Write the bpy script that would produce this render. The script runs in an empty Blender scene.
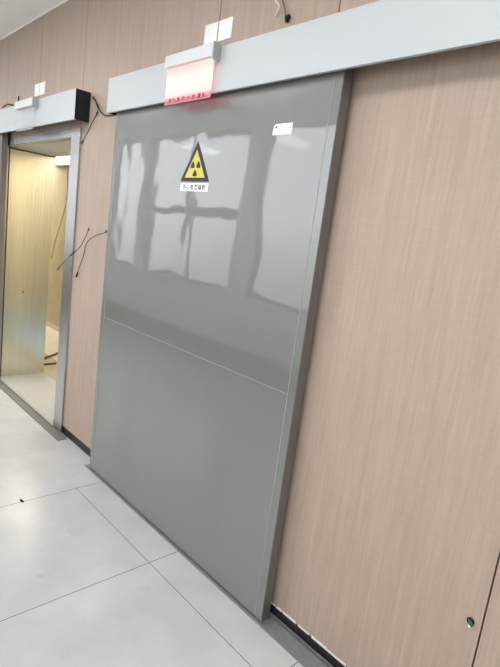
import bpy, bmesh, math, random
from mathutils import Vector, Matrix
random.seed(7)
SC = bpy.context.scene
COL = SC.collection

# ------------------------------------------------------------------ camera
FPX = 504.742
ROT = ((0.67270853, 0.72862829, 0.12870142),      # right
       (0.2197819, -0.03068332, -0.97506638),     # down
       (-0.70651196, 0.68422171, -0.18078024))    # forward
EYE = Vector((0.0, 0.0, 1.54))
R_, D_, F_ = (Vector(v) for v in ROT)
cam = bpy.data.cameras.new('camera')
cam.sensor_fit = 'HORIZONTAL'
cam.sensor_width = 36.0
cam.lens = 36.0 * FPX / 500.0
cam.clip_start = 0.02
camo = bpy.data.objects.new('camera', cam)
COL.objects.link(camo)
m = Matrix((R_, -D_, -F_)).transposed().to_4x4()
m.translation = EYE
camo.matrix_world = m
SC.camera = camo


def at(px, py, y):
    """world point on the plane y that the photograph shows at a pixel"""
    r = R_ * ((px - 250) / FPX) + D_ * ((py - 333.5) / FPX) + F_
    return EYE + r * (y / r.y)


# ------------------------------------------------------------------ view
SC.view_settings.view_transform = 'Standard'
SC.view_settings.look = 'None'
SC.view_settings.gamma = 1.0
SC.view_settings.use_curve_mapping = False
SC.view_settings.exposure = 0.36
SC.cycles.use_denoising = True
SC.cycles.max_bounces = 14
SC.cycles.diffuse_bounces = 8
SC.cycles.glossy_bounces = 6
SC.cycles.transparent_max_bounces = 12
SC.cycles.sample_clamp_indirect = 6.0
SC.cycles.caustics_reflective = False
SC.cycles.caustics_refractive = False


# ------------------------------------------------------------------ materials
def lin(c):
    return tuple(((v / 255) / 12.92 if v / 255 <= 0.04045 else ((v / 255 + 0.055) / 1.055) ** 2.4) for v in c) + (1.0,)


def mat(name, rgb, rough=0.5, metal=0.0, ior=1.45, emit=None, estr=0.0, vary=0.06, scale=6.0, bump=0.0,
        bscale=200.0, stretch=(1, 1, 1), coat=0.0):
    mt = bpy.data.materials.new(name)
    mt.use_nodes = True
    nt = mt.node_tree
    N, L = nt.nodes, nt.links
    b = N['Principled BSDF']
    b.inputs['Roughness'].default_value = rough
    b.inputs['Metallic'].default_value = metal
    b.inputs['IOR'].default_value = ior
    b.inputs['Coat Weight'].default_value = coat
    b.inputs['Coat Roughness'].default_value = 0.08
    tc = N.new('ShaderNodeTexCoord')
    mp = N.new('ShaderNodeMapping')
    mp.inputs['Scale'].default_value = stretch
    L.new(tc.outputs['Object'], mp.inputs['Vector'])
    nz = N.new('ShaderNodeTexNoise')
    nz.inputs['Scale'].default_value = scale
    nz.inputs['Detail'].default_value = 6
    L.new(mp.outputs['Vector'], nz.inputs['Vector'])
    cr = N.new('ShaderNodeValToRGB')
    c = lin(rgb)
    cr.color_ramp.elements[0].position = 0.3
    cr.color_ramp.elements[1].position = 0.7
    cr.color_ramp.elements[0].color = tuple(v * (1 - vary) for v in c[:3]) + (1,)
    cr.color_ramp.elements[1].color = tuple(min(1, v * (1 + vary)) for v in c[:3]) + (1,)
    L.new(nz.outputs['Fac'], cr.inputs['Fac'])
    L.new(cr.outputs['Color'], b.inputs['Base Color'])
    if emit:
        b.inputs['Emission Color'].default_value = lin(emit)
        b.inputs['Emission Strength'].default_value = estr
    if bump:
        n2 = N.new('ShaderNodeTexNoise')
        n2.inputs['Scale'].default_value = bscale
        L.new(mp.outputs['Vector'], n2.inputs['Vector'])
        bp = N.new('ShaderNodeBump')
        bp.inputs['Strength'].default_value = bump
        bp.inputs['Distance'].default_value = 0.01
        L.new(n2.outputs['Fac'], bp.inputs['Height'])
        L.new(bp.outputs['Normal'], b.inputs['Normal'])
    return mt


def mat_linen():
    """beige woven-look laminate: fine streaks mostly along z"""
    mt = bpy.data.materials.new('linen_laminate')
    mt.use_nodes = True
    nt = mt.node_tree
    N, L = nt.nodes, nt.links
    b = N['Principled BSDF']
    b.inputs['Roughness'].default_value = 0.5
    tc = N.new('ShaderNodeTexCoord')

    def noise(scale3, sc, det=4):
        mp = N.new('ShaderNodeMapping')
        mp.inputs['Scale'].default_value = scale3
        L.new(tc.outputs['Object'], mp.inputs['Vector'])
        n = N.new('ShaderNodeTexNoise')
        n.inputs['Scale'].default_value = sc
        n.inputs['Detail'].default_value = det
        L.new(mp.outputs['Vector'], n.inputs['Vector'])
        return n.outputs['Fac']

    a = noise((1, 1, 0.035), 150)
    c = noise((0.06, 1, 1), 220)
    d = noise((1, 1, 0.2), 14)
    e = noise((1, 1, 0.02), 45)

    def mix(x, y, f):
        q = N.new('ShaderNodeMix')
        q.inputs[0].default_value = f
        L.new(x, q.inputs[2])
        L.new(y, q.inputs[3])
        return q.outputs[0]

    v = mix(mix(mix(a, e, 0.4), c, 0.18), d, 0.15)
    cr = N.new('ShaderNodeValToRGB')
    cr.color_ramp.elements[0].position = 0.36
    cr.color_ramp.elements[0].color = lin((161, 141, 126))
    cr.color_ramp.elements[1].position = 0.64
    cr.color_ramp.elements[1].color = lin((178, 158, 143))
    L.new(v, cr.inputs['Fac'])
    L.new(cr.outputs['Color'], b.inputs['Base Color'])
    return mt


def mat_tile():
    """800 mm polished tiles with thin dark joints, seen in world metres"""
    mt = bpy.data.materials.new('polished_tile')
    mt.use_nodes = True
    nt = mt.node_tree
    N, L = nt.nodes, nt.links
    b = N['Principled BSDF']
    b.inputs['Roughness'].default_value = 0.13
    b.inputs['IOR'].default_value = 1.5
    tc = N.new('ShaderNodeTexCoord')
    sp = N.new('ShaderNodeSeparateXYZ')
    L.new(tc.outputs['Object'], sp.inputs['Vector'])

    def M(op, x, y=None):
        q = N.new('ShaderNodeMath')
        q.operation = op
        for i, w in enumerate((x, y)):
            if w is None:
                continue
            if isinstance(w, (int, float)):
                q.inputs[i].default_value = w
            else:
                L.new(w, q.inputs[i])
        return q.outputs[0]

    def line(sock, off, half):
        t = M('SUBTRACT', sock, off)
        t = M('DIVIDE', t, 0.8)
        t = M('FRACT', t)
        t = M('SUBTRACT', t, 0.5)
        t = M('ABSOLUTE', t)
        return M('GREATER_THAN', t, 0.5 - half / 0.8)

    j = M('MAXIMUM', line(sp.outputs['X'], -1.758 + 8, 0.0019), line(sp.outputs['Y'], 1.245 - 8, 0.0016))
    j = M('MULTIPLY', j, M('GREATER_THAN', sp.outputs['X'], -2.565))
    nz = N.new('ShaderNodeTexNoise')
    nz.inputs['Scale'].default_value = 5
    nz.inputs['Detail'].default_value = 8
    L.new(tc.outputs['Object'], nz.inputs['Vector'])
    cr = N.new('ShaderNodeValToRGB')
    cr.color_ramp.elements[0].position = 0.3
    cr.color_ramp.elements[0].color = lin((187, 187, 186))
    cr.color_ramp.elements[1].position = 0.75
    cr.color_ramp.elements[1].color = lin((200, 200, 198))
    L.new(nz.outputs['Fac'], cr.inputs['Fac'])
    # faint scuffs with a shape of their own
    n2 = N.new('ShaderNodeTexNoise')
    n2.inputs['Scale'].default_value = 9
    n2.inputs['Detail'].default_value = 3
    L.new(tc.outputs['Object'], n2.inputs['Vector'])
    c2 = N.new('ShaderNodeValToRGB')
    c2.color_ramp.elements[0].position = 0.66
    c2.color_ramp.elements[0].color = (0, 0, 0, 1)
    c2.color_ramp.elements[1].position = 0.78
    c2.color_ramp.elements[1].color = (0.25, 0.25, 0.25, 1)
    L.new(n2.outputs['Fac'], c2.inputs['Fac'])
    m0 = N.new('ShaderNodeMix')
    m0.data_type = 'RGBA'
    L.new(c2.outputs['Color'], m0.inputs[0])
    L.new(cr.outputs['Color'], m0.inputs[6])
    m0.inputs[7].default_value = lin((150, 148, 145))
    m1 = N.new('ShaderNodeMix')
    m1.data_type = 'RGBA'
    L.new(j, m1.inputs[0])
    L.new(m0.outputs[2], m1.inputs[6])
    m1.inputs[7].default_value = lin((96, 92, 88))
    L.new(m1.outputs[2], b.inputs['Base Color'])
    r = N.new('ShaderNodeMix')
    L.new(j, r.inputs[0])
    r.inputs[2].default_value = 0.21
    r.inputs[3].default_value = 0.8
    L.new(r.outputs[0], b.inputs['Roughness'])
    return mt


def mat_door():
    """grey-green sheet steel skin, glossy, very slightly wavy"""
    mt = mat('grey_steel_skin', (107, 109, 105), rough=0.34, ior=1.6, vary=0.02, scale=3, coat=1.0)
    nt = mt.node_tree
    N, L = nt.nodes, nt.links
    b = N['Principled BSDF']
    b.inputs['Coat Roughness'].default_value = 0.04
    b.inputs['Coat IOR'].default_value = 1.72
    tc = N.new('ShaderNodeTexCoord')
    mp = N.new('ShaderNodeMapping')
    mp.inputs['Scale'].default_value = (1.6, 1, 1.3)
    L.new(tc.outputs['Object'], mp.inputs['Vector'])
    n = N.new('ShaderNodeTexNoise')
    n.inputs['Scale'].default_value = 2.6
    n.inputs['Detail'].default_value = 1.5
    L.new(mp.outputs['Vector'], n.inputs['Vector'])
    bp = N.new('ShaderNodeBump')
    bp.inputs['Strength'].default_value = 1.0
    bp.inputs['Distance'].default_value = 0.0032
    L.new(n.outputs['Fac'], bp.inputs['Height'])
    L.new(bp.outputs['Normal'], b.inputs['Normal'])
    L.new(bp.outputs['Normal'], b.inputs['Coat Normal'])
    return mt


def mat_pane():
    mt = bpy.data.materials.new('window_glass')
    mt.use_nodes = True
    nt = mt.node_tree
    N, L = nt.nodes, nt.links
    N.remove(N['Principled BSDF'])
    t = N.new('ShaderNodeBsdfTransparent')
    t.inputs['Color'].default_value = (0.95, 0.95, 0.95, 1)
    g = N.new('ShaderNodeBsdfGlossy')
    g.inputs['Roughness'].default_value = 0.02
    f = N.new('ShaderNodeLayerWeight')
    pw = N.new('ShaderNodeMath')
    pw.operation = 'POWER'
    pw.inputs[1].default_value = 5
    L.new(f.outputs['Facing'], pw.inputs[0])
    ma = N.new('ShaderNodeMath')
    ma.operation = 'MULTIPLY_ADD'
    ma.inputs[1].default_value = 0.9
    ma.inputs[2].default_value = 0.06
    L.new(pw.outputs[0], ma.inputs[0])
    mx = N.new('ShaderNodeMixShader')
    L.new(ma.outputs[0], mx.inputs[0])
    L.new(t.outputs[0], mx.inputs[1])
    L.new(g.outputs[0], mx.inputs[2])
    L.new(mx.outputs[0], N['Material Output'].inputs['Surface'])
    return mt


def mat_acrylic(name, tint, alpha, emit=None, estr=0.0):
    mt = bpy.data.materials.new(name)
    mt.use_nodes = True
    nt = mt.node_tree
    N, L = nt.nodes, nt.links
    b = N['Principled BSDF']
    b.inputs['Base Color'].default_value = lin(tint)
    b.inputs['Roughness'].default_value = 0.15
    b.inputs['Alpha'].default_value = alpha
    if emit:
        tc = N.new('ShaderNodeTexCoord')
        sp = N.new('ShaderNodeSeparateXYZ')
        L.new(tc.outputs['Object'], sp.inputs['Vector'])
        nz = N.new('ShaderNodeTexNoise')
        nz.inputs['Scale'].default_value = 14
        L.new(tc.outputs['Object'], nz.inputs['Vector'])
        mr = N.new('ShaderNodeMapRange')
        mr.inputs['From Min'].default_value = 0.0
        mr.inputs['From Max'].default_value = 0.155
        L.new(sp.outputs['Z'], mr.inputs['Value'])
        cr = N.new('ShaderNodeValToRGB')
        cr.color_ramp.elements[0].position = 0.10
        cr.color_ramp.elements[0].color = lin((214, 120, 132))
        e1 = cr.color_ramp.elements[1]
        e1.position = 0.9
        e1.color = lin((255, 196, 190))
        e2 = cr.color_ramp.elements.new(0.22)
        e2.color = lin((255, 205, 205))
        e3 = cr.color_ramp.elements.new(0.6)
        e3.color = lin((255, 236, 214))
        L.new(mr.outputs[0], cr.inputs['Fac'])
        L.new(cr.outputs['Color'], b.inputs['Emission Color'])
        b.inputs['Emission Strength'].default_value = estr
    return mt


def mat_brushed(name, rgb, rough):
    return mat(name, rgb, rough=rough, metal=1.0, vary=0.05, scale=30, stretch=(1, 1, 0.03), bump=0.06, bscale=60)


LINEN = mat_linen()
TILE = mat_tile()
DOOR = mat_door()
PANE = mat_pane()
FOLD = mat('folded_steel_edge', (118, 122, 118), rough=0.3, ior=1.6)
PALELINE = mat('film_edge_white', (160, 166, 162), rough=0.5)
EDGE = mat('dark_steel_edge', (128, 124, 121), rough=0.35, metal=0.6)
ALU = mat('silver_aluminium', (188, 192, 194), rough=0.45, metal=0.0, vary=0.015, scale=2)
BLACKP = mat('black_plastic', (22, 21, 22), rough=0.6)
STEEL = mat_brushed('brushed_stainless', (186, 187, 187), 0.26)
STEELB = mat_brushed('stainless_lining', (214, 210, 200), 0.22)
TRACK = mat('worn_track_metal', (146, 147, 144), rough=0.38, metal=0.4, scale=40, vary=0.06)
TRACKD = mat('dull_track_metal', (132, 130, 124), rough=0.5, metal=0.3, scale=40, vary=0.08)
SKIRT = mat('black_skirting', (38, 35, 35), rough=0.5)
CAULK = mat('white_filler', (222, 220, 216), rough=0.9, scale=60)
PAINT = mat('white_paint', (236, 238, 235), rough=0.85, vary=0.02)
CEIL = mat('ceiling_paint', (246, 245, 244), rough=0.9, vary=0.02)
TRIMW = mat('white_metal_angle', (240, 240, 240), rough=0.5)
CREAM = mat('cream_plaster', (226, 218, 194), rough=0.8, vary=0.04)
SCREED = mat('beige_screed', (176, 166, 142), rough=0.8, vary=0.1, scale=18)
STONE = mat('pale_threshold_stone', (186, 184, 177), rough=0.3, vary=0.08, scale=30)
WHITE = mat('white_plastic', (244, 244, 244), rough=0.4, vary=0.01)
STICK = mat('white_sticker', (250, 250, 250), rough=0.5, vary=0.01)
YELLOW = mat('sign_yellow', (206, 196, 84), rough=0.4, vary=0.02)
SIGNBLK = mat('sign_black', (20, 22, 20), rough=0.4)
INK = mat('dark_ink', (58, 60, 66), rough=0.6)
CABLE = mat('black_cable', (38, 34, 34), rough=0.5)
BROWNC = mat('brown_cable', (78, 62, 56), rough=0.5)
WCABLE = mat('white_cable', (226, 220, 208), rough=0.5)
WOOD = mat('dark_stick_wood', (84, 58, 44), rough=0.7, scale=40)
GREENP = mat('green_plug', (52, 74, 56), rough=0.5)
UPVC = mat('grey_window_frame', (120, 122, 124), rough=0.5)
GREYCAP = mat('grey_end_cap', (176, 178, 178), rough=0.45, metal=0.4)
HOUSE = mat('pale_grey_housing', (206, 210, 210), rough=0.45, vary=0.02)
OPPSK = mat('opposite_skirting', (112, 104, 100), rough=0.5)
ACRYL = mat_acrylic('clear_acrylic', (225, 232, 230), 0.14)
ACRYLON = mat_acrylic('lit_acrylic', (150, 84, 84), 0.8, (255, 220, 205), 0.96)
REDMARK = mat('red_sign_marks', (140, 84, 90), rough=0.4, emit=(208, 120, 134), estr=0.3)
FAINT = mat_acrylic('frosted_marks', (205, 212, 210), 0.55)
FILLP = mat('led_panel', (250, 250, 250), emit=(248, 251, 255), estr=15.0)
LAMPM = mat('lit_lamp_diffuser', (255, 246, 225), rough=0.5, emit=(255, 244, 220), estr=1.5)


# ------------------------------------------------------------------ mesh helpers
def box(bm, x0, x1, y0, y1, z0, z1):
    vs = [bm.verts.new(p) for p in ((x0, y0, z0), (x1, y0, z0), (x1, y1, z0), (x0, y1, z0),
                                    (x0, y0, z1), (x1, y0, z1), (x1, y1, z1), (x0, y1, z1))]
    for f in ((0, 3, 2, 1), (4, 5, 6, 7), (0, 1, 5, 4), (1, 2, 6, 5), (2, 3, 7, 6), (3, 0, 4, 7)):
        bm.faces.new([vs[i] for i in f])


def prism(bm, pts, axis, a, b):
    """closed outline (2-D) swept from a to b along an axis"""
    def p(u, v, w):
        return {'x': (w, u, v), 'y': (u, w, v), 'z': (u, v, w)}[axis]
    A = [bm.verts.new(p(u, v, a)) for u, v in pts]
    B = [bm.verts.new(p(u, v, b)) for u, v in pts]
    n = len(pts)
    bm.faces.new(A)
    bm.faces.new(B[::-1])
    for i in range(n):
        bm.faces.new((A[i], B[i], B[(i + 1) % n], A[(i + 1) % n]))


def tube(bm, pts, r, seg=8, sub=6):
    """smooth round cable through points (Catmull-Rom)"""
    P = [Vector(p) for p in pts]
    Q = []
    if len(P) > 2:
        E = [P[0] * 2 - P[1]] + P + [P[-1] * 2 - P[-2]]
        for i in range(1, len(E) - 2):
            for k in range(sub):
                t = k / sub
                a, b, c, d = E[i - 1], E[i], E[i + 1], E[i + 2]
                Q.append(0.5 * ((2 * b) + (c - a) * t + (2 * a - 5 * b + 4 * c - d) * t * t + (3 * b - a - 3 * c + d) * t ** 3))
        Q.append(P[-1])
    else:
        Q = P
    rings = []
    up = Vector((0.31, 0.9, 0.2)).normalized()
    for i, q in enumerate(Q):
        t = (Q[min(i + 1, len(Q) - 1)] - Q[max(i - 1, 0)]).normalized()
        u = t.cross(up).normalized()
        v = t.cross(u).normalized()
        rr = r[min(i, len(r) - 1)] if isinstance(r, (list, tuple)) else r
        rings.append([bm.verts.new(q + (u * math.cos(2 * math.pi * k / seg) + v * math.sin(2 * math.pi * k / seg)) * rr) for k in range(seg)])
    for a, b in zip(rings, rings[1:]):
        for k in range(seg):
            bm.faces.new((a[k], a[(k + 1) % seg], b[(k + 1) % seg], b[k]))
    bm.faces.new(rings[0][::-1])
    bm.faces.new(rings[-1])


def obj(name, bm, material, parent=None, loc=None, bevel=0.0, smooth=False, seg=2):
    """link one mesh object; loc: origin in world metres (geometry given in world)"""
    if bevel:
        bmesh.ops.bevel(bm, geom=bm.edges[:], offset=bevel, segments=seg, affect='EDGES', profile=0.7)
    bmesh.ops.recalc_face_normals(bm, faces=bm.faces[:])
    me = bpy.data.meshes.new(name)
    bm.to_mesh(me)
    bm.free()
    me.materials.append(material)
    for p in me.polygons:
        p.use_smooth = smooth
    o = bpy.data.objects.new(name, me)
    COL.objects.link(o)
    org = Vector(loc) if loc is not None else (Vector((0, 0, 0)) if parent is None else Vector(parent.location))
    me.transform(Matrix.Translation(-org))
    if parent is not None:
        o.parent = parent
        o.location = org - Vector(parent.location)
    else:
        o.location = org
    return o


def tag(o, label, cat, group=None):
    o['label'] = label
    o['category'] = cat
    o['kind'] = 'thing'
    if group:
        o['group'] = group
    return o


def thing(name, label, cat, loc, group=None):
    o = bpy.data.objects.new(name, None)
    o.empty_display_size = 0.05
    COL.objects.link(o)
    o.location = loc
    return tag(o, label, cat, group)


def struct(name, bm, material, bevel=0.0, loc=None):
    o = obj(name, bm, material, bevel=bevel, loc=loc)
    o['kind'] = 'structure'
    return o


def B():
    return bmesh.new()


# ------------------------------------------------------------------ setting
XL, XR = -13.0, 3.8            # corridor ends
YW, YO = 1.485, -1.06         # panelled wall face, window wall face
ZC = 2.945                    # ceiling
BACK = 1.895                  # back of the thick wall
OX0, OX1, OZ = -4.795, -3.465, 2.052   # doorway through the wall

bm = B(); box(bm, XL, XR, YO, YW + 0.02, -0.05, 0.0)
struct('floor', bm, TILE)
bm = B(); box(bm, XL - 0.2, XR + 0.2, YO - 0.2, BACK, ZC, ZC + 0.1)
struct('ceiling', bm, CEIL)
bm = B(); box(bm, XL, XR, YW - 0.006, YW - 0.0005, ZC - 0.008, ZC)
struct('trim_1', bm, TRIMW)

# panelled wall: laminate sheets with hairline joints on a thick core
bm = B()
g = 0.0026
seams = [XL, -12.1, -11.4, -10.66, -9.93, -9.2, -8.47, -7.74, -7.01, -6.28, -5.55, -4.82, -4.10, -3.36, -1.99, -1.30, -0.40, 0.50, 1.40, 2.30, 3.20, XR]
for a, b in zip(seams, seams[1:]):
    a += g; b -= g
    if b <= OX0 - 0.03 + 1e-6 and b < -4.9:
        box(bm, a, b, YW, YW + 0.012, 0.062, ZC)
    elif a < -4.9 and b < -4.8:
        box(bm, a, b, YW, YW + 0.012, 2.10, ZC)
        box(bm, a, -4.885, YW, YW + 0.012, 0.062, 2.10)
    elif a < -3.4:
        box(bm, a, b, YW, YW + 0.012, 2.10, ZC)
    elif a < -3.3:
        box(bm, a, b, YW, YW + 0.012, 2.10, ZC)
        box(bm, -3.335, b, YW, YW + 0.012, 0.062, 2.10)
    else:
        box(bm, a, b, YW, YW + 0.012, 0.062, ZC)
struct('wall_back', bm, LINEN)
bm = B()
box(bm, XL, OX0 - 0.02, YW + 0.013, BACK, 0, ZC)
box(bm, OX1 + 0.02, XR, YW + 0.013, BACK, 0, ZC)
box(bm, OX0 - 0.02, OX1 + 0.02, YW + 0.013, BACK, OZ + 0.02, ZC)
struct('wall_core', bm, mat('dark_wall_core', (60, 52, 48), rough=0.9))
bm = B()
box(bm, XL, -4.89, YW + 0.006, YW + 0.0125, 0.0, 0.0615)
box(bm, -3.325, XR, YW + 0.006, YW + 0.0125, 0.0, 0.0615)
struct('baseboard_back', bm, SKIRT)
# ragged bead of filler along the cut bottom edge of the sheets right of the grey door
bm = B()
x = -1.24
while x < 0.35:
    w = random.uniform(0.012, 0.06)
    if random.random() < 0.8:
        h = random.uniform(0.0015, 0.009)
        box(bm, x, x + w, YW - random.uniform(0.0010, 0.002), YW + 0.004, 0.059, 0.062 + h)
    x += w + random.uniform(-0.01, 0.03)
struct('trim_2', bm, CAULK)

# corridor ends and the window wall opposite (seen as reflections in the grey door)
bm = B(); box(bm, XL - 0.1, XL, YO - 0.2, BACK, 0, ZC); struct('wall_left', bm, PAINT)
bm = B(); box(bm, XR, XR + 0.1, YO - 0.2, BACK, 0, ZC); struct('wall_right', bm, PAINT)
SILL, HEAD = 0.90, 2.78
WINS = [(-11.9, -10.1), (-9.7, -7.8), (-7.50, -6.76), (-6.56, -4.47), (-4.27, -2.60), (-2.30, -0.50), (-0.20, 1.60), (1.90, 3.60)]
bm = B()
box(bm, XL, XR, YO - 0.2, YO, 0, SILL)
box(bm, XL, XR, YO - 0.2, YO, HEAD, ZC)
e = [XL] + [v for w in WINS for v in w] + [XR]
for a, b in zip(e[0::2], e[1::2]):
    box(bm, a, b, YO - 0.2, YO, SILL, HEAD)
struct('wall_front', bm, PAINT)
bm = B(); box(bm, XL, XR, YO, YO + 0.012, 0.012, 0.30); struct('baseboard_front', bm, OPPSK)
bm = B(); box(bm, XL, XR, YO, YO + 0.016, 0.30, 0.318); box(bm, XL, XR, YO, YO + 0.016, 0.0005, 0.012); struct('trim_6', bm, TRIMW)
for i, (a, b) in enumerate(WINS):
    bm = B()
    y0, y1 = YO - 0.13, YO - 0.06
    for (p, q) in ((a, a + 0.05), (b - 0.05, b), ((a + b) / 2 - (0.02 if i == 3 else 0.05), (a + b) / 2 + (0.02 if i == 3 else 0.05))):
        if (b - a < 1 or i == 4) and p > a and q < b:
            continue
        box(bm, p, q, y0, y1, SILL, HEAD)
    box(bm, a, b, y0, y1, SILL, SILL + 0.05)
    box(bm, a, b, y0, y1, HEAD - 0.05, HEAD)
    if i == 3:
        box(bm, a + 0.05, (a + b) / 2 - 0.05, y0, y1, 1.76, 1.84)
        box(bm, (a + b) / 2 + 0.05, b - 0.05, y0, y1, 1.74, 1.86)
    fr = struct('window_%d' % (i + 1), bm, UPVC)
    bm = B(); box(bm, a + 0.02, b - 0.02, YO - 0.098, YO - 0.094, SILL + 0.02, HEAD - 0.02)
    obj('pane', bm, PANE, fr)
    bm = B(); box(bm, a - 0.03, b + 0.03, YO - 0.02, YO + 0.03, SILL - 0.03, SILL)
    obj('window_sill', bm, PAINT, fr)

# room behind the left doorway
IX0, IX1, IY1, IZ = -9.0, -2.0, 2.78, 2.6
bm = B(); box(bm, OX0 - 0.02, OX1 + 0.02, YW + 0.021, BACK + 0.02, -0.05, 0.001); struct('floor_threshold', bm, STONE)
bm = B(); box(bm, IX0, IX1, BACK + 0.02, 2.20, -0.05, 0.001); struct('floor_passage', bm, SCREED)
bm = B(); box(bm, IX0, IX1, 2.20, IY1, -0.05, 0.001); struct('floor_inner', bm, mat('inner_white_tile', (224, 220, 208), rough=0.3))
bm = B()
box(bm, IX0, IX1, IY1, IY1 + 0.1, 0, IZ)
struct('wall_inner', bm, mat('beige_plaster', (172, 166, 150), rough=0.8))
bm = B(); box(bm, IX0 - 0.1, IX0, BACK, IY1, 0, IZ); struct('wall_inner_left', bm, CREAM)
bm = B(); box(bm, IX1, IX1 + 0.1, BACK, IY1, 0, IZ); struct('wall_inner_right', bm, CREAM)
bm = B(); box(bm, IX0, IX1, BACK, IY1, IZ, IZ + 0.1); struct('ceiling_inner', bm, CREAM)
bm = B()
box(bm, IX0, OX0 - 0.02, BACK, BACK + 0.01, 0, IZ)
box(bm, OX1 + 0.02, IX1, BACK, BACK + 0.01, 0, IZ)
box(bm, OX0 - 0.02, OX1 + 0.02, BACK, BACK + 0.01, OZ + 0.02, IZ)
struct('wall_inner_front', bm, CREAM)
bm = B(); box(bm, IX0, IX1, IY1 - 0.012, IY1, 0, 0.06); struct('baseboard_inner', bm, STONE)

bm = B(); box(bm, OX0, IX1, 2.10, IY1 - 0.013, 0.001, 0.003); struct('floor_vinyl', bm, mat('pale_blue_vinyl', (165, 192, 222), rough=0.4))  # unseen blue sheet, added to tint the reflection in the steel lining
bm = B(); box(bm, OX0, OX0 + 0.004, YW + 0.02, BACK + 0.01, OZ - 0.012, OZ - 0.001); struct('trim_7', bm, BROWNC)
# lining of the doorway
bm = B(); box(bm, OX0 - 0.02, OX0, YW + 0.02, BACK + 0.012, 0.001, OZ); struct('trim_3', bm, STEELB)
bm = B(); box(bm, OX1, OX1 + 0.02, YW + 0.02, BACK + 0.012, 0.001, OZ); struct('trim_4', bm, STEELB)
bm = B(); box(bm, OX0 - 0.02, OX1 + 0.02, YW + 0.02, BACK + 0.012, OZ, OZ + 0.02); struct('trim_5', bm, CREAM)

# stainless frame round the doorway: two-facet section on both jambs and the head
df = thing('door_frame', 'brushed stainless steel frame around the open doorway at left', 'door frame', ((OX0 + OX1) / 2, YW, 0))
YF = YW - 0.013
sec = [(OX1, YW + 0.03), (OX1, YF + 0.004), (OX1 + 0.004, YF), (OX1 + 0.137, YF), (OX1 + 0.137, YW - 0.0005), (OX1 + 0.125, YW - 0.0005), (OX1 + 0.125, YW + 0.03)]
secL = [(OX0 + OX1 - u, v) for u, v in sec]
bm = B(); prism(bm, sec, 'z', 0.001, OZ + 0.058); obj('jamb', bm, STEEL, df)
bm = B(); prism(bm, secL, 'z', 0.001, OZ + 0.058); obj('jamb', bm, STEEL, df)
hs = [(YW + 0.03, OZ), (YF + 0.006, OZ), (YF + 0.002, OZ + 0.004), (YF + 0.002, OZ + 0.057), (YW - 0.0005, OZ + 0.057), (YW + 0.03, OZ + 0.048)]
bm = B(); prism(bm, hs, 'x', OX0 - 0.08, OX1 + 0.06); obj('head', bm, STEEL, df)
bm = B(); box(bm, OX1 - 0.03, OX1 - 0.0005, YF + 0.006, YW + 0.019, 0.002, 0.05); obj('guide_block', bm, GREYCAP, df, bevel=0.004)
p = (OX0 + 0.0005, 1.675, 0.80)
bm = B()
bmesh.ops.create_cone(bm, cap_ends=True, segments=12, radius1=0.007, radius2=0.007, depth=0.003, matrix=Matrix.Translation(p) @ Matrix.Rotation(math.pi / 2, 4, 'Y'))
tag(obj('screw', bm, SIGNBLK, loc=p), 'small dark screw head in the stainless lining of the left doorway', 'screw')


# ------------------------------------------------------------------ sliding doors
def sliding_door(x0, x1, label, pale_lines=False):
    t = thing('sliding_door', label, 'door', ((x0 + x1) / 2, 1.44, 0.010))
    z0, z1 = 0.010, 2.185
    y0, y1 = 1.42, 1.465
    bm = B(); box(bm, x0 + 0.002, x1 - 0.002, y0, y1 - 0.001, z0 + 0.002, z1); obj('door_panel', bm, DOOR, t, bevel=0.0015)
    # folded edge profiles, standing a hair proud of the skin, wrapped round both edges
    for s, xe in ((1, x0), (-1, x1)):
        bm = B()
        pr = [(xe, y0 - 0.0012), (xe + s * 0.036, y0 - 0.0012), (xe + s * 0.0375, y0 + 0.0005), (xe + s * 0.0015, y0 + 0.0005),
              (xe + s * 0.0015, y1 - 0.0015), (xe + s * 0.03, y1 - 0.0015), (xe + s * 0.03, y1), (xe, y1)]
        if s < 0:
            pr = pr[::-1]
        prism(bm, pr, 'z', z0, z1)
        o = obj('edge_profile', bm, DOOR, t)
        bm = B(); box(bm, min(xe, xe - s * 0.0012), max(xe, xe - s * 0.0012), y0 + 0.002, y1, z0, z1)
        o = obj('edge_face', bm, EDGE, t)
        o['label'] = 'dark edge face'
    bm = B(); box(bm, x0 + 0.035, x1 - 0.035, y0 + 0.006, y1 - 0.006, 0.0065, z0 + 0.002); obj('bottom_seal', bm, BLACKP, t)
    if pale_lines:
        bm = B(); box(bm, x0 + 0.04, x1 - 0.045, y0 - 0.0006, y0 + 0.0004, 0.9815, 0.983)  # thin pale level line across the skin
        o = obj('film_edge', bm, PALELINE, t); o['label'] = 'pale line of the cut film edge'
        for xf, wf in ((x1 - 0.0385, 0.002), (x0 + 0.0385, 0.001)):  # painted highlights: pale strips along the inner edge of each fold
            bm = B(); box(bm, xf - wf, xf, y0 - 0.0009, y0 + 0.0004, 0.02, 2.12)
            o = obj('film_edge', bm, PALELINE, t); o['label'] = 'pale upright line of the cut film edge'
    return t


sliding_door(-2.755, -1.178, 'big glossy grey steel sliding door with yellow radiation sign, closed', True)
sliding_door(-6.28, -4.706, 'grey steel sliding door pushed fully open, at the left picture edge')


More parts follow.
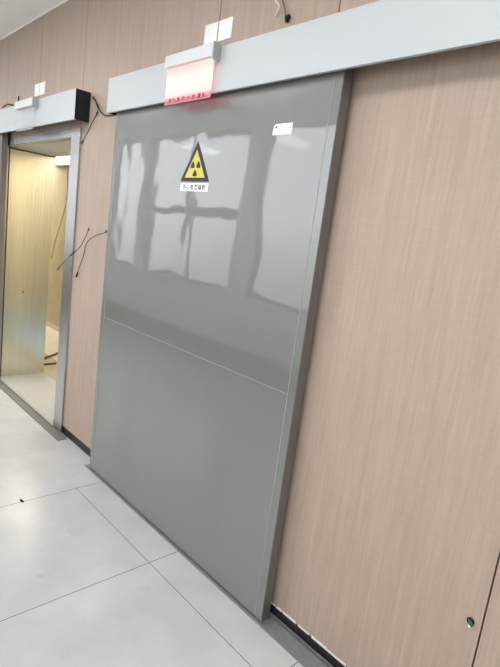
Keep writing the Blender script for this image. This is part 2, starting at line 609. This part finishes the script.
# ------------------------------------------------------------------ covers over the hanging tracks
def track_cover(x0, x1, label):
    t = thing('track_cover', label, 'track cover', ((x0 + x1) / 2, YW, 2.13), 'aluminium covers over the sliding door tracks')
    y0, z0, z1 = 1.388, 2.131, 2.311
    th = 0.003
    pr = [(y0, z0), (y0 + 0.014, z0), (y0 + 0.014, z0 + th), (y0 + th, z0 + th), (y0 + th, z1 - th), (YW - 0.001, z1 - th), (YW - 0.001, z1), (y0, z1)]
    bm = B(); prism(bm, pr, 'x', x0 + 0.002, x1 - 0.002); obj('cover_shell', bm, ALU, t)
    for xa, xb in ((x0, x0 + 0.002), (x1 - 0.002, x1)):
        bm = B(); box(bm, xa, xb, y0 + 0.0005, YW - 0.001, z0 + 0.0005, z1 - 0.0005)
        o = obj('end_cap', bm, BLACKP, t); o['label'] = 'black end cap'
    bm = B(); box(bm, x0 + 0.01, x1 - 0.01, 1.405, YW - 0.001, 2.215, 2.29); obj('track', bm, BLACKP, t)
    return t


track_cover(-2.815, 0.36, 'long pale aluminium track cover above the closed grey door and right wall')
track_cover(-6.40, -3.235, 'pale aluminium track cover with black end, above the open doorway at left')


# ------------------------------------------------------------------ guide tracks on the floor
def floor_guide(x0, x1, label, yb=YW + 0.004, ridges=3, TRACK=TRACK):
    t = thing('floor_guide', label, 'floor track', ((x0 + x1) / 2, 1.44, 0), 'metal guide tracks on the floor')
    bm = B(); box(bm, x0, x1, 1.407, yb, 0.0005, 0.004); obj('base_strip', bm, TRACK, t)
    for yy, w, h in ((1.4085, 0.003, 0.006), (1.4675, 0.002, 0.016), (1.4785, 0.003, 0.024))[:ridges]:
        bm = B(); box(bm, x0 + 0.001, x1 - 0.001, yy, yy + w, 0.004, h); obj('ridge', bm, TRACK, t)
    return t


floor_guide(-2.80, 0.36, 'worn grey metal floor track under the closed grey door')
floor_guide(-6.40, -3.225, 'grey metal floor track along the open left doorway', YW - 0.0145, 2, TRACKD)


# ------------------------------------------------------------------ edge-lit signs in front of the covers
def edge_sign(x0, x1, lit, label):
    y0, y1 = 1.346, 1.3875
    t = thing('indicator_sign', label, 'sign', ((x0 + x1) / 2, y1, 2.12), 'edge-lit acrylic signs on the track covers')
    bm = B(); box(bm, x0, x1 - 0.008, y0, y1, 2.262, 2.314); obj('housing', bm, HOUSE, t, bevel=0.003)
    bm = B(); box(bm, x1 - 0.0078, x1, y0 + 0.001, y1 - 0.0005, 2.250, 2.318); obj('end_cap', bm, GREYCAP, t, bevel=0.001)
    yp = 1.362
    bm = B(); box(bm, x0 + 0.003, x1 - 0.012, yp, yp + 0.005, 2.105, 2.2615)
    obj('acrylic_panel', bm, ACRYLON if lit else ACRYL, t, loc=((x0 + x1) / 2, yp, 2.105), bevel=0.0008)
    # the bottom row of marks, washed out in the photo: eight blocky blobs
    n = 8
    L = x1 - x0 - 0.06
    rnd = random.Random(5)
    bm = B()
    for k in range(n):
        cx = x0 + 0.024 + L * (k + 0.5) / n
        w = L / n * 0.36
        zz = 2.108
        for q in range(3):
            u = cx + rnd.uniform(-w, w * 0.3)
            box(bm, u, u + w * rnd.uniform(0.5, 1.0), yp - 0.0012, yp + 0.0005, zz + rnd.uniform(0, 0.006), zz + rnd.uniform(0.014, 0.022))
        box(bm, cx - w, cx + w, yp - 0.001, yp + 0.0005, zz + 0.001, zz + 0.012)
    box(bm, x0 + 0.01, x1 - 0.02, yp - 0.0009, yp + 0.0005, zz - 0.001, zz + 0.008)
    o = obj('sign_marks', bm, REDMARK if lit else FAINT, t)
    if lit:
        o['label'] = 'row of dim red marks'
    return t


lit = edge_sign(-2.185, -1.825, True, 'glowing pink-red acrylic sign hanging over the top of the grey door')
edge_sign(-4.205, -3.848, False, 'unlit clear acrylic sign hanging on the left track cover')
# pale lead arching over the lit sign's housing
bm = B()
tube(bm, [at(171, 68.5, 1.37), at(175, 63.8, 1.370), at(181, 61.6, 1.372), at(188, 60.8, 1.376), at(196, 61, 1.38)], 0.0022)
o = obj('lead', bm, WCABLE, lit, smooth=True); o['label'] = 'pale thin lead'

# ------------------------------------------------------------------ stickers and signs on the grey door
YD = 1.42
cx, zb, s = -1.962, 1.768, 0.222
h = s * 0.80


def tri(scale, yf, yb, dz=0.0):
    c = (cx, zb + h / 3)
    pts = [(-s / 2, -h / 3), (s / 2, -h / 3), (0, 2 * h / 3)]
    b = B(); prism(b, [(c[0] + u * scale, c[1] + v * scale + dz) for u, v in pts], 'y', yf, yb)
    return b


ws = thing('warning_sign', 'yellow triangular radiation warning sign on the grey door', 'sign', (cx, YD, zb))
o = obj('sign_border', tri(1.0, YD - 0.0012, YD - 0.0001), SIGNBLK, ws); o['label'] = 'black triangular border'
obj('sign_face', tri(0.69, YD - 0.0018, YD - 0.0011, -0.001), YELLOW, ws)
for ang in (90 - 180, 90 - 180 + 120, 90 - 180 - 120):
    a0, a1 = math.radians(ang - 29), math.radians(ang + 29)
    c = (cx, zb + h * 0.335)
    r0, r1 = 0.0095, 0.037
    pts = []
    for k in range(9):
        a = a0 + (a1 - a0) * k / 8
        pts.append((c[0] + r1 * math.cos(a), c[1] + r1 * math.sin(a)))
    for k in range(5):
        a = a1 + (a0 - a1) * k / 4
        pts.append((c[0] + r0 * math.cos(a), c[1] + r0 * math.sin(a)))
    b = B(); prism(b, pts, 'y', YD - 0.0024, YD - 0.0017)
    o = obj('trefoil_blade', b, SIGNBLK, ws); o['label'] = 'black trefoil blade'

# caption strip under the triangle
cap = thing('caption_strip', 'small white strip of black characters under the yellow triangle', 'sign', (cx, YD, 1.722))
bm = B(); box(bm, cx - 0.104, cx + 0.108, YD - 0.0012, YD - 0.0001, 1.725, 1.761); obj('strip', bm, STICK, cap)


def text_mesh(body, size, material, parent, x, y, z, name):
    cu = bpy.data.curves.new(name, 'FONT')
    cu.body = body
    cu.size = size
    cu.align_x = 'CENTER'
    cu.extrude = 0.0003
    cu.offset = 0.0003
    cu.space_character = 1.18
    o = bpy.data.objects.new(name, cu)
    COL.objects.link(o)
    dg = bpy.context.evaluated_depsgraph_get()
    me = bpy.data.meshes.new_from_object(o.evaluated_get(dg))
    bpy.data.objects.remove(o)
    bpy.data.curves.remove(cu)
    me.materials.clear()
    me.materials.append(material)
    t = bpy.data.objects.new(name, me)
    COL.objects.link(t)
    me.transform(Matrix.Translation(Vector((x, y, z)) - Vector(parent.location)) @ Matrix.Rotation(math.pi / 2, 4, 'X'))
    t.parent = parent
    return t


text_mesh('当心电离辐射', 0.0275, SIGNBLK, cap, cx + 0.002, YD - 0.0014, 1.733, 'lettering')

st = thing('sticker', 'small white rectangular sticker near the top right of the grey door', 'sticker', (-1.432, YD, 1.965))
bm = B()
x0, x1, z0, z1 = -1.487, -1.386, 1.945, 1.984
prism(bm, [(x0, z0), (x1 - 0.002, z0 - 0.001), (x1, z1 + 0.001), (x0 + 0.012, z1 + 0.0005), (x0 + 0.003, z1 - 0.008)], 'y', YD - 0.0011, YD - 0.0001)
obj('paper', bm, STICK, st)
bm = B(); prism(bm, [(x0 + 0.017 + 0.006 * math.cos(k), z1 - 0.011 + 0.005 * math.sin(k)) for k in (0, 1, 2, 3, 4, 5)], 'y', YD - 0.0014, YD - 0.001)
o = obj('printed_mark', bm, INK, st); o['label'] = 'small grey mark'

# white squares stuck on the wall over both covers, one each side of a joint
for sx, where in ((-1.99, 'above the glowing sign'), (-4.10, 'above the left track cover')):
    for k, side in ((0, 'left'), (1, 'right')):
        w = 0.094
        a = sx - 0.004 - w if k == 0 else sx + 0.004
        bm = B(); box(bm, a, a + w, YW - 0.003, YW - 0.0002, 2.388, 2.474)
        o = obj('wall_plate', bm, WHITE, loc=(a + w / 2, YW, 2.388), bevel=0.0008)
        tag(o, 'white square plate on the wall %s, %s of the panel joint' % (where, side), 'plate', 'white square plates over the track covers')


# ------------------------------------------------------------------ cables
def hole(bm, p, r, d=0.004):
    bmesh.ops.create_cone(bm, cap_ends=True, segments=16, radius1=r, radius2=r, depth=d,
                          matrix=Matrix.Translation(p) @ Matrix.Rotation(math.pi / 2, 4, 'X'))


def cable(label, pts, r, material, root=None, tips=(), cat='cable', name='cable', group=None):
    t = thing(name, label, cat, Vector(pts[0]), group)
    bm = B(); tube(bm, pts, r); obj('sheath', bm, material, t, smooth=True)
    if root is not None:
        bm = B(); hole(bm, root, 0.009); obj('grommet', bm, BLACKP, t)
    for a, b, rr in tips:
        bm = B(); tube(bm, [a, (Vector(a) + Vector(b)) / 2, b], rr); obj('tape', bm, BLACKP, t, smooth=True)
    return t


# the two leads that hang out of the wall between the doorway and the grey door
A0 = at(88.6, 229.5, YW - 0.002)
pA = [A0, at(88, 231, YW - 0.02), at(84.5, 239, YW - 0.045), at(80, 247, YW - 0.05), at(74, 252.5, YW - 0.055), at(66, 260, YW - 0.06), at(57, 270, YW - 0.06)]
cable('brown wire from wall hole, its black taped end crossing the steel frame', pA, 0.0024, BROWNC, at(88.6, 229.2, YW - 0.001),
      [(at(75.5, 251, YW - 0.0545), at(70, 256, YW - 0.0575), 0.0042), (at(60.5, 266, YW - 0.06), at(57.5, 269.8, YW - 0.06), 0.0034)], name='wire', cat='wire')
B0 = at(106.2, 231.5, YW - 0.002)
pB = [B0, at(104, 233, YW - 0.02), at(96, 235.5, YW - 0.035), at(89, 240, YW - 0.035), at(85.5, 246, YW - 0.03), at(84, 254, YW - 0.022), at(80, 265, YW - 0.016), at(76.5, 275, YW - 0.012)]
cable('brown wire arching out beside the grey door, black tape at its hanging end', pB, 0.0026, BROWNC, at(106.2, 231.5, YW - 0.001),
      [(at(77.6, 272.5, YW - 0.012), at(76, 277, YW - 0.011), 0.0062)], name='wire', cat='wire')

# black lead from the right cover's end to the left cover, with a strand hanging down
pC = [at(118, 114.2, YW - 0.03), at(112, 115.5, YW - 0.04), at(105, 115.5, YW - 0.035), at(100, 111, YW - 0.03), at(97.5, 106, YW - 0.02), at(95.5, 101, YW - 0.012), at(93.5, 98, YW - 0.003)]
cable('dark cable drooping between the two track covers', pC, 0.0042, CABLE, at(93.2, 97.8, YW - 0.001),
      [(at(98.6, 108, YW - 0.022), at(97, 104.5, YW - 0.017), 0.0065)])
pD = [at(97.4, 109, YW - 0.008), at(96.5, 114, YW - 0.007), at(91, 125, YW - 0.006), at(85.5, 136, YW - 0.006), at(81.6, 143.5, YW - 0.005)]
cable('thin dark strand hanging beside the top corner of the steel frame', pD, 0.0022, CABLE, None,
      [(at(97.6, 111.8, YW - 0.008), at(96.2, 115.4, YW - 0.007), 0.0042), (at(83, 140.5, YW - 0.005), at(81.6, 143.5, YW - 0.005), 0.0036)], name='wire', cat='wire')

# leads at the top of the wall
pE = [at(275, -10, YW - 0.004), at(275.5, 0, YW - 0.01), at(279.2, 5, YW - 0.014), at(278.6, 9, YW - 0.014), at(277, 13, YW - 0.01), at(276, 17, YW - 0.004)]
cable('short white wire curling down the wall above the right track cover', pE, 0.003, WCABLE, name='wire', cat='wire')
pF = [at(280.5, -10, YW - 0.008), at(281.5, -3, YW - 0.01), at(284, 6, YW - 0.01), at(285, 12, YW - 0.01), at(285.5, 17.5, YW - 0.008), at(288, 17, YW - 0.004)]
t = cable('grey wire ending in black plugs on the wall above the right track cover', pF, 0.0028, mat('grey_cable', (120, 104, 100)), at(288, 17, YW - 0.002), name='wire', cat='wire')
for a, b, r in (((286.2, 17.4), (289.5, 16.4), 0.009), ((286, 21), (288, 21), 0.006)):
    bm = B(); tube(bm, [at(*a, YW - 0.008), at((a[0] + b[0]) / 2, (a[1] + b[1]) / 2, YW - 0.009), at(*b, YW - 0.008)], r); obj('plug', bm, BLACKP, t, smooth=True)

# stubs behind the left cover's top edge
pG = [at(2.5, 107.8, YW - 0.02), at(4, 106.2, YW - 0.03), at(7, 104.5, YW - 0.035), at(10, 104.4, YW - 0.035), at(13, 105.2, YW - 0.02)]
cable('brown cable loop peeking over the left track cover', pG, 0.0055, BROWNC)
bm = B(); tube(bm, [at(18.6, 96.5, YW - 0.004), at(18.6, 98.3, YW - 0.02), at(18.4, 100.5, YW - 0.03)], 0.005)
tag(obj('plug', bm, BLACKP, loc=at(18.6, 98, YW)), 'tiny black plug on the wall just above the unlit sign', 'plug')

# plug in a hole low on the right-hand wall
P = at(470.8, 620.8, YW)
t = thing('plug', 'dark green plug in a small hole low on the right wall', 'plug', P)
bm = B(); hole(bm, P + Vector((0, -0.001, 0)), 0.011); obj('grommet', bm, BLACKP, t)
bm = B(); tube(bm, [P + Vector((-0.003, -0.002, 0.003)), P + Vector((0.003, -0.008, -0.001)), P + Vector((0.011, -0.011, -0.006))], 0.0055); obj('plug_body', bm, GREENP, t, smooth=True)
bm = B(); tube(bm, [P + Vector((0.000, -0.0125, -0.008)), P + Vector((0.003, -0.0135, -0.010)), P + Vector((0.006, -0.013, -0.011))], 0.0028); obj('contact', bm, WHITE, t, smooth=True)

# ------------------------------------------------------------------ things seen through the doorway
lx0, lx1 = at(54.3, 162, IY1 - 0.05).x, at(69.5, 164, IY1 - 0.05).x
lz0, lz1 = at(54, 166.5, IY1 - 0.05).z, at(54, 157, IY1 - 0.05).z
t = thing('wall_lamp', 'glowing white box lamp on the inner wall, top of the open doorway', 'lamp', ((lx0 + lx1) / 2, IY1, lz0))
bm = B(); box(bm, lx0, lx1, IY1 - 0.05, IY1 - 0.001, lz0 + 0.02, lz1); obj('diffuser', bm, LAMPM, t, bevel=0.006)
bm = B(); box(bm, lx0 + 0.003, lx1 - 0.003, IY1 - 0.045, IY1 - 0.001, lz0, lz0 + 0.02); o = obj('base', bm, BROWNC, t); o['label'] = 'dark underside'
yc = IY1 - 0.062
cable('pale brown cable hanging from the glowing lamp inside the doorway',
      [at(70.5, 163, yc), at(69, 168, yc), at(67.4, 176, yc), at(67.6, 190, yc), at(66, 204, yc), at(61, 222, yc), at(55, 242, yc), at(51.5, 259, yc)], 0.008, mat('pale_brown_cable', (190, 172, 136)))
for a, b, lab, r in (((43.5, 358.5), (58, 353), 'upper dark stick tilted on the floor inside the doorway', 0.011), ((42.5, 364.5), (56, 363.2), 'lower dark stick lying flat on the floor inside the doorway', 0.010)):
    def fl(px, py, z):
        q = R_ * ((px - 250) / FPX) + D_ * ((py - 333.5) / FPX) + F_
        return EYE + q * ((z - EYE.z) / q.z)
    z = 0.001 + r
    bm = B(); tube(bm, [fl(a[0], a[1], z), fl((a[0] + b[0]) / 2 + 0.3, (a[1] + b[1]) / 2, z), fl(b[0], b[1], z)], r, seg=6)
    tag(obj('wooden_stick', bm, WOOD, loc=fl((a[0] + b[0]) / 2, (a[1] + b[1]) / 2, 0)), lab, 'stick', 'dark sticks on the inner floor')

# chip of debris on the corridor tiles
def flc(px, py):
    q = R_ * ((px - 250) / FPX) + D_ * ((py - 333.5) / FPX) + F_
    return EYE + q * (-EYE.z / q.z)
c = flc(22, 501)
bm = B()
prism(bm, [(c.x - 0.022, c.y - 0.003), (c.x - 0.004, c.y - 0.010), (c.x + 0.02, c.y - 0.002), (c.x + 0.012, c.y + 0.006), (c.x - 0.01, c.y + 0.004)], 'z', 0.0004, 0.004)
tag(obj('debris_chip', bm, CABLE, loc=c), 'tiny dark chip of debris on the floor tiles at left', 'debris')


# ------------------------------------------------------------------ light
w = bpy.data.worlds.new('world')
SC.world = w
w.use_nodes = True
nt = w.node_tree
N, L = nt.nodes, nt.links
tc = N.new('ShaderNodeTexCoord')
sp = N.new('ShaderNodeSeparateXYZ')
L.new(tc.outputs['Generated'], sp.inputs['Vector'])
cr = N.new('ShaderNodeValToRGB')
cr.color_ramp.elements[0].position = 0.44
cr.color_ramp.elements[0].color = (0.42, 0.43, 0.42, 1)
cr.color_ramp.elements[1].position = 0.53
cr.color_ramp.elements[1].color = (0.93, 0.965, 1.0, 1)
mr = N.new('ShaderNodeMapRange')
mr.inputs['From Min'].default_value = -1
mr.inputs['From Max'].default_value = 1
L.new(sp.outputs['Z'], mr.inputs['Value'])
L.new(mr.outputs[0], cr.inputs['Fac'])
bg = N['Background']
L.new(cr.outputs['Color'], bg.inputs['Color'])
bg.inputs['Strength'].default_value = 3.1


def area(name, loc, rot, sx, sy, power=0.0, color=(1, 1, 1), portal=False):
    l = bpy.data.lights.new(name, 'AREA')
    l.shape = 'RECTANGLE'
    l.size, l.size_y = sx, sy
    l.energy = power
    l.color = color
    if portal:
        l.cycles.is_portal = True
    o = bpy.data.objects.new(name, l)
    COL.objects.link(o)
    o.location = loc
    o.rotation_euler = rot
    return o


for a, b in WINS:
    area('daylight_portal', ((a + b) / 2, YO - 0.15, (SILL + HEAD) / 2), (math.pi / 2, 0, 0), b - a, HEAD - SILL, portal=True)
# unseen ceiling panels, added to brighten the corridor and its floor
for k in range(6):
    x = -7.2 + 2.0 * k
    t = thing('ceiling_light', 'square recessed LED panel in the corridor ceiling', 'light', (x, 0.1, ZC), 'LED panels in the corridor ceiling')
    bm = B(); box(bm, x - 0.29, x + 0.29, -0.19, 0.39, ZC - 0.008, ZC - 0.001); obj('diffuser', bm, FILLP, t)
    bm = B()
    for q in ((-0.31, -0.29, -0.21, 0.41), (0.29, 0.31, -0.21, 0.41), (-0.29, 0.29, -0.21, -0.19), (-0.29, 0.29, 0.39, 0.41)):
        box(bm, x + q[0], x + q[1], q[2], q[3], ZC - 0.012, ZC - 0.001)
    obj('frame', bm, TRIMW, t)
# lamp of the inner room, under its ceiling
area('inner_lamp', (-8.0, 2.4, IZ - 0.05), (0, 0, 0), 1.6, 0.5, 42, (1.0, 0.95, 0.84))
area('inner_lamp', (-3.2, 2.4, IZ - 0.05), (0, 0, 0), 1.8, 0.6, 36, (1.0, 0.96, 0.87))
